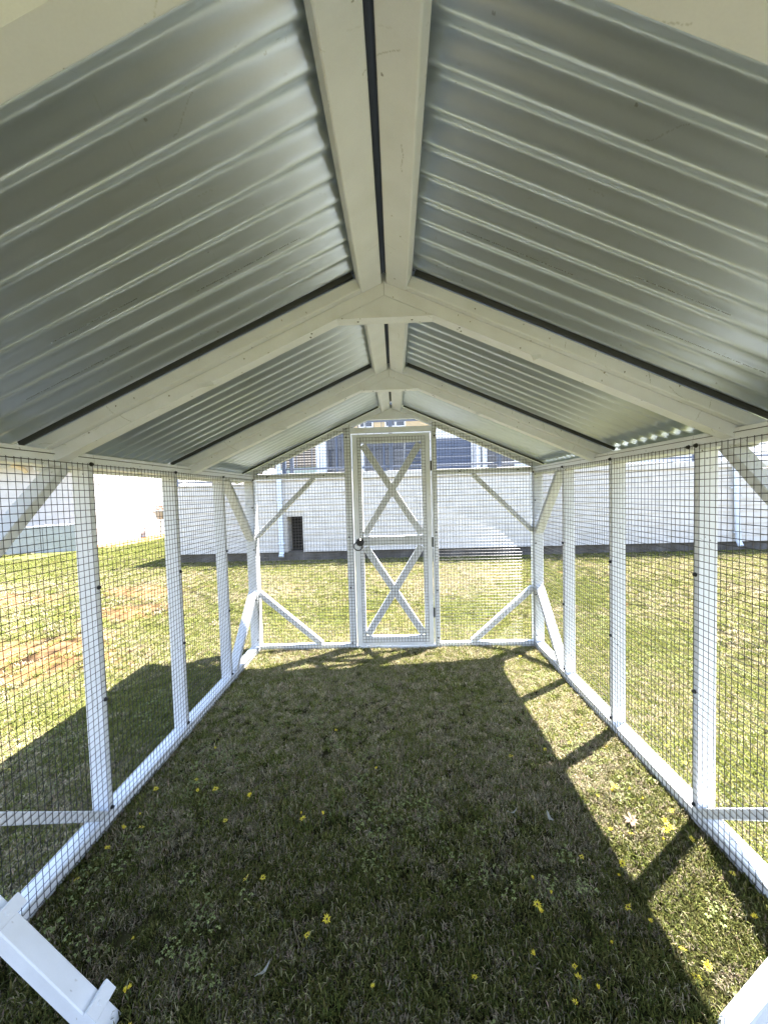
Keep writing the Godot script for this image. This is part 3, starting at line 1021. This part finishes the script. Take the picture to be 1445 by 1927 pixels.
func leaf_mesh(seed_: int) -> ArrayMesh:   # three-lobed clover-like leaves on short stalks
	var r := RandomNumberGenerator.new()
	r.seed = seed_
	var st := SurfaceTool.new()
	st.begin(Mesh.PRIMITIVE_TRIANGLES)
	st.set_smooth_group(-1)
	for i in 5:
		var c := Vector3(r.randfn() * 0.02, r.randf_range(0.012, 0.03), r.randfn() * 0.02)
		var tilt := Vector3(r.randfn() * 0.4, 1, r.randfn() * 0.4).normalized()
		var u := tilt.cross(Vector3.RIGHT).normalized()
		var v := tilt.cross(u)
		for k in 3:
			var t := TAU * k / 3.0 + r.randf() * 0.4
			var d := u * cos(t) + v * sin(t)
			var e := tilt.cross(d)
			var s := r.randf_range(0.006, 0.010)
			var q := [c, c + d * s * 0.6 + e * s * 0.5, c + d * s * 1.15 + e * s * 0.3 - tilt * 0.002, c + d * s * 1.15 - e * s * 0.3 - tilt * 0.002, c + d * s * 0.6 - e * s * 0.5]
			for m in range(1, 4):
				tri(st, q[0], q[m], q[m + 1], tilt)
	st.generate_normals()
	return st.commit()

func scatter(called: String, mesh: Mesh, material: Material, spots: PackedVector3Array, colors: PackedColorArray, scales: PackedFloat32Array, rr: RandomNumberGenerator) -> void:
	var mm := MultiMesh.new()
	mm.transform_format = MultiMesh.TRANSFORM_3D
	mm.use_colors = true
	mm.mesh = mesh
	mm.instance_count = spots.size()
	for i in spots.size():
		var b := Basis(Vector3.UP, rr.randf() * TAU) * Basis(Vector3.RIGHT, rr.randfn() * 0.12)
		mm.set_instance_transform(i, Transform3D(b.scaled(Vector3.ONE * scales[i]), spots[i]))
		mm.set_instance_color(i, colors[i])
	var o := MultiMeshInstance3D.new()
	o.name = called
	o.multimesh = mm
	o.material_override = material
	o.cast_shadow = GeometryInstance3D.SHADOW_CASTING_SETTING_ON
	stuff(o)
	add_child(o, true)

func blocked(x: float, z: float) -> bool:
	if z < ZH + 0.02 and x > -4.44: return true
	if z < -11.7 and x < -8.9: return true
	var on_rail := (absf(x - XL + 0.036) < 0.04 or absf(x - XR - 0.036) < 0.04) and z > ZB - 0.05
	var on_end := z < ZB + 0.004 and z > ZB - 0.055 and x > XL and x < XR
	return on_rail or on_end

func make_lawn() -> void:
	var gm := mat(Color.WHITE, 0.75, 0.0, 0.2)
	gm.vertex_color_use_as_albedo = true
	gm.cull_mode = BaseMaterial3D.CULL_DISABLED
	gm.backlight_enabled = true
	gm.backlight = Color(0.5, 0.5, 0.3)
	var rr := RandomNumberGenerator.new()
	rr.seed = 77
	# zones: x0, x1, z0, z1, tufts per square metre, size
	var zones := [[-2.6, 2.4, -3.9, -0.75, 3300.0, 1.0], [-9.2, -2.6, -8.6, -0.8, 420.0, 1.55], [2.4, 8.6, -8.0, -0.8, 420.0, 1.55], [-2.6, 2.4, -8.0, -3.9, 900.0, 1.25], [-8.3, -4.4, -16.0, -8.6, 300.0, 1.8], [-13.0, -9.2, -10.0, -3.0, 150.0, 2.0]]
	var green := [PackedVector3Array(), PackedVector3Array(), PackedVector3Array()]
	var gcol := [PackedColorArray(), PackedColorArray(), PackedColorArray()]
	var gs := [PackedFloat32Array(), PackedFloat32Array(), PackedFloat32Array()]
	var straw := PackedVector3Array()
	var scol := PackedColorArray()
	var ss := PackedFloat32Array()
	var leaf := PackedVector3Array()
	var lcol := PackedColorArray()
	var ls := PackedFloat32Array()
	for q in zones:
		var count := int((q[1] - q[0]) * (q[3] - q[2]) * q[4])
		for i in count:
			var x := rr.randf_range(q[0], q[1])
			var z := rr.randf_range(q[2], q[3])
			if blocked(x, z): continue
			var s := lawn_mix(x, z)
			if rr.randf() < s.z * 0.97: continue
			var c: Color
			var f := rr.randf_range(0.65, 1.35)
			if rr.randf() < s.y * 0.85:
				c = Color(0.43, 0.365, 0.255) * f
			else:
				c = Color(0.162, 0.19, 0.045).lerp(Color(0.265, 0.258, 0.088), rr.randf()) * f
			if x > XL and x < XR and z > ZB:      # thicker sward inside the run, also tinted darker near the viewer to deepen shade
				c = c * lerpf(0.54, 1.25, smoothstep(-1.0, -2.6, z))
			c.a = 1.0
			var edge := minf(absf(x - XL), absf(x - XR)) < 0.10 or absf(z - ZB) < 0.08
			var k := rr.randi() % 3
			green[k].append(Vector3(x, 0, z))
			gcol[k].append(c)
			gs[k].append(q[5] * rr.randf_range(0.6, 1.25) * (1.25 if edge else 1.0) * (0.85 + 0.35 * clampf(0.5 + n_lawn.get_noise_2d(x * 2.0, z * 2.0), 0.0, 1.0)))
			if rr.randf() < 0.16:
				straw.append(Vector3(x, 0.012, z))
				var t := rr.randf_range(0.7, 1.3)
				scol.append(Color(0.35 * t, 0.305 * t, 0.20 * t))
				ss.append(q[5] * rr.randf_range(0.7, 1.5))
			if q[4] > 800.0 and rr.randf() < 0.07 and n_lawn.get_noise_2d(x * 3.0 + 9.0, z * 3.0) > 0.08:
				leaf.append(Vector3(x, 0.004, z))
				var t := rr.randf_range(0.7, 1.3)
				lcol.append(Color(0.20 * t, 0.23 * t, 0.09 * t))
				ls.append(rr.randf_range(0.5, 0.9))
	for k in 3:
		scatter("lawn_grass", tuft(34, 0.026, 0.010, 0.021, 0.0023, 1.0, 100 + k), gm, green[k], gcol[k], gs[k], rr)
	scatter("dry_grass", tuft(4, 0.022, 0.012, 0.026, 0.0011, 1.3, 200), gm, straw, scol, ss, rr)
	scatter("clover_leaves", leaf_mesh(300), gm, leaf, lcol, ls, rr)

# ------------------------------------------------------------------ flowers
func daisy(seed_: int, cup: float) -> Node3D:
	var r := RandomNumberGenerator.new()
	r.seed = seed_
	var f := group_node("yellow_daisy")
	var hgt := 0.036
	var st := mb()
	tube(st, [Vector3(0.006, 0, 0.004), Vector3(0.003, hgt * 0.5, 0.002), Vector3(0, hgt, 0)], [0.0011, 0.001, 0.0009], 5)
	obj("stem", st, M.stem, f)
	var pt := mb()
	var n := 11
	for i in n:
		var t := TAU * i / n + r.randfn() * 0.06
		var d := Vector3(cos(t), 0, sin(t))
		var e := d.cross(Vector3.UP)
		d = (d * cos(cup) + Vector3.UP * sin(cup + r.randfn() * 0.12)).normalized()
		var l := r.randf_range(0.0105, 0.0165)
		var w := 0.0017
		var c := Vector3(0, hgt, 0)
		var a := c + d * 0.003
		var m := c + d * l * 0.6 + Vector3(0, r.randf_range(0.0005, 0.003), 0)
		var tip := c + d * l + Vector3(0, r.randf_range(-0.001, 0.003), 0)
		quad(pt, a - e * w * 0.5, a + e * w * 0.5, m + e * w, m - e * w, Vector3.UP)
		tri(pt, m - e * w, m + e * w, tip, Vector3.UP)
	obj("petals", pt, M.petal, f)
	var ct := mb()
	tube(ct, [Vector3(0, hgt - 0.0015, 0), Vector3(0, hgt + 0.0015, 0), Vector3(0, hgt + 0.003, 0)], [0.0026, 0.003, 0.0018], 8)
	obj("flower_centre", ct, M.centre, f)
	return f

func make_flowers() -> void:
	M.stem = mat(lin(0.12, 0.17, 0.05), 0.8)
	M.petal = mat(lin(0.66, 0.53, 0.03), 0.6)
	M.petal.cull_mode = BaseMaterial3D.CULL_DISABLED
	M.petal.backlight_enabled = true
	M.petal.backlight = Color(0.4, 0.4, 0.2)
	M.centre = mat(lin(0.10, 0.06, 0.02), 0.9)
	var rr := RandomNumberGenerator.new()
	rr.seed = 8
	var spots := PackedVector2Array()
	for row in FLOWERS:
		for w in row.split(" ", false):
			var q: PackedStringArray = w.split(",")
			spots.append(Vector2(float(q[0]), -float(q[1])))
	var zones := [[], [], [], [], [], []]
	var proto := [daisy(1, 0.05), daisy(2, 0.35), daisy(3, 0.75), daisy(4, -0.1), daisy(5, 1.15)]
	for i in spots.size():
		var p := spots[i]
		var o: Node3D
		if i < proto.size():
			o = proto[i]
		else:
			o = proto[(i * 7 + i / 5) % proto.size()].duplicate()
			o.name = "yellow_daisy_%03d" % i
			add_child(o, true)
		o.position = Vector3(p.x, 0.0, p.y)
		var s := rr.randf_range(0.6, 1.05)
		o.basis = (Basis(Vector3.UP, rr.randf() * TAU) * Basis(Vector3.RIGHT, rr.randfn() * 0.42)).scaled(Vector3.ONE * s)
		var zone := 2
		if p.x > XR: zone = 5
		elif p.x > 0.68: zone = 4
		elif p.y < -2.6: zone = 0
		elif p.x < -0.75: zone = 1
		elif p.x > 0.3: zone = 3
		zones[zone].append(o)
	var places := ["in the grass by the door", "in the shaded grass along the left wall", "in the shaded middle of the run", "at the edge of the roof's shadow", "in the sunlit strip along the right wall", "on the sunlit lawn outside the right wall"]
	for k in 6:
		zones[k].sort_custom(func(a, b): return a.position.z < b.position.z)
		for i in zones[k].size():
			tag(zones[k][i], "%s yellow daisy from the far end %s" % [ordinal(i + 1), places[k]], "flower", "yellow daisies in the lawn")

func make_dry_weeds() -> void:
	var pinkish := mat(lin(0.20, 0.13, 0.095), 0.8)
	var grey := mat(lin(0.26, 0.26, 0.22), 0.8)
	var rr := RandomNumberGenerator.new()
	rr.seed = 12
	var w := group_node("dried_weed")
	w.position = Vector3(0.86, 0.016, -1.50)
	tag(w, "flat dried pinkish weed rosette in the sunlit strip of grass", "weed")
	for i in 9:
		var st := mb()
		var t := TAU * i / 9.0 + rr.randfn() * 0.15
		var d := Vector3(cos(t), 0.10, sin(t))
		var e := d.cross(Vector3.UP).normalized()
		var l := rr.randf_range(0.025, 0.048)
		var k := rr.randf_range(0.004, 0.007)
		var a := d * 0.003
		var b := d * l * 0.4 + Vector3(0, 0.004, 0)
		var c := d * l * 0.75 + Vector3(0, 0.003, 0)
		quad(st, a - e * k * 0.5, a + e * k * 0.5, b + e * k, b - e * k, Vector3.UP)
		quad(st, b - e * k, b + e * k, c + e * k * 0.8, c - e * k * 0.8, Vector3.UP)
		tri(st, c - e * k * 0.8, c + e * k * 0.8, d * l, Vector3.UP)
		obj("leaf", st, pinkish, w)
	var spots := [[0.555, -1.50, "curled pale grey leaf at the edge of the roof's shadow"], [-0.385, -1.00, "curled pale grey leaf in the dark grass nearest the viewer"], [0.42, -1.53, "thin pale grey leaf lying in the shaded grass right of centre"]]
	for q in spots:
		var st := mb()
		var t := rr.randf() * TAU
		var d := Vector3(cos(t), 0, sin(t))
		var e := d.cross(Vector3.UP)
		for k in 5:
			var u0 := (k / 5.0 - 0.5) * 0.05
			var u1 := ((k + 1) / 5.0 - 0.5) * 0.05
			var w0 := 0.006 * sin(PI * (k + 0.15) / 5.3)
			var w1 := 0.006 * sin(PI * (k + 1.15) / 5.3)
			var h0 := 0.008 * cos(k * 1.1)
			var h1 := 0.008 * cos((k + 1) * 1.1)
			quad(st, d * u0 - e * w0 + Vector3(0, h0, 0), d * u0 + e * w0 + Vector3(0, h0 + 0.004, 0), d * u1 + e * w1 + Vector3(0, h1 + 0.004, 0), d * u1 - e * w1 + Vector3(0, h1, 0), Vector3.UP)
		var o := obj("fallen_leaf", st, grey)
		o.position = Vector3(q[0], 0.032, q[1])
		tag(o, q[2], "leaf")

func ordinal(n: int) -> String:
	var low := ["zeroth", "first", "second", "third", "fourth", "fifth", "sixth", "seventh", "eighth", "ninth", "tenth", "eleventh", "twelfth", "thirteenth", "fourteenth", "fifteenth", "sixteenth", "seventeenth", "eighteenth", "nineteenth", "twentieth"]
	if n <= 20: return low[n]
	if n < 30: return "twenty-" + low[n - 20]
	if n == 30: return "thirtieth"
	return "thirty-" + low[n - 30]

const FLOWERS := [
	"-1.09,1.25 -1.08,1.37 -1.08,1.44 -1.01,1.45 -1.06,1.53 -0.9,1.68 -0.93,1.75 -0.81,1.66 -0.98,1.97 -0.82,1.08 -0.72,0.97",
	"-0.72,0.95 -0.68,0.91 -0.51,1.26 -0.7,1.5 -0.47,1.27 -1.09,1.68 -0.64,1.65 -0.41,1.53 -0.38,1.5 -0.31,1.5 0.15,1.54",
	"-0.23,1.15 -0.28,1.09 -0.09,0.97 0.17,0.99 0.73,2.1 0.96,2.09 0.85,1.97 1.02,1.94 0.7,1.93 0.51,1.86 0.88,1.66",
	"0.97,1.65 0.94,1.6 0.79,1.61 0.85,1.62 0.97,1.49 0.98,1.47 0.96,1.44 1.04,1.53 0.82,1.42 0.75,1.44 0.9,1.41",
	"1.01,1.42 0.72,1.29 0.73,1.33 0.6,1.34 1.05,1.28 1.01,1.14 0.39,1.17 0.39,1.15 0.45,1.21 0.43,0.98 0.44,1.02",
	"0.78,1.02 0.73,0.99 0.74,1.05 0.7,1.13 0.57,1.08 0.36,1.04 0.48,0.97 0.4,0.94 0.68,1.16 0.73,2.82 0.9,3.01",
	"0.62,2.33 1.05,1.37 0.42,1.26 -0.35,2.08 -0.74,3.18 1.29,1.94 1.27,1.8 1.85,2.05 1.97,2.22 1.18,1.83 -0.12,1.81",
]
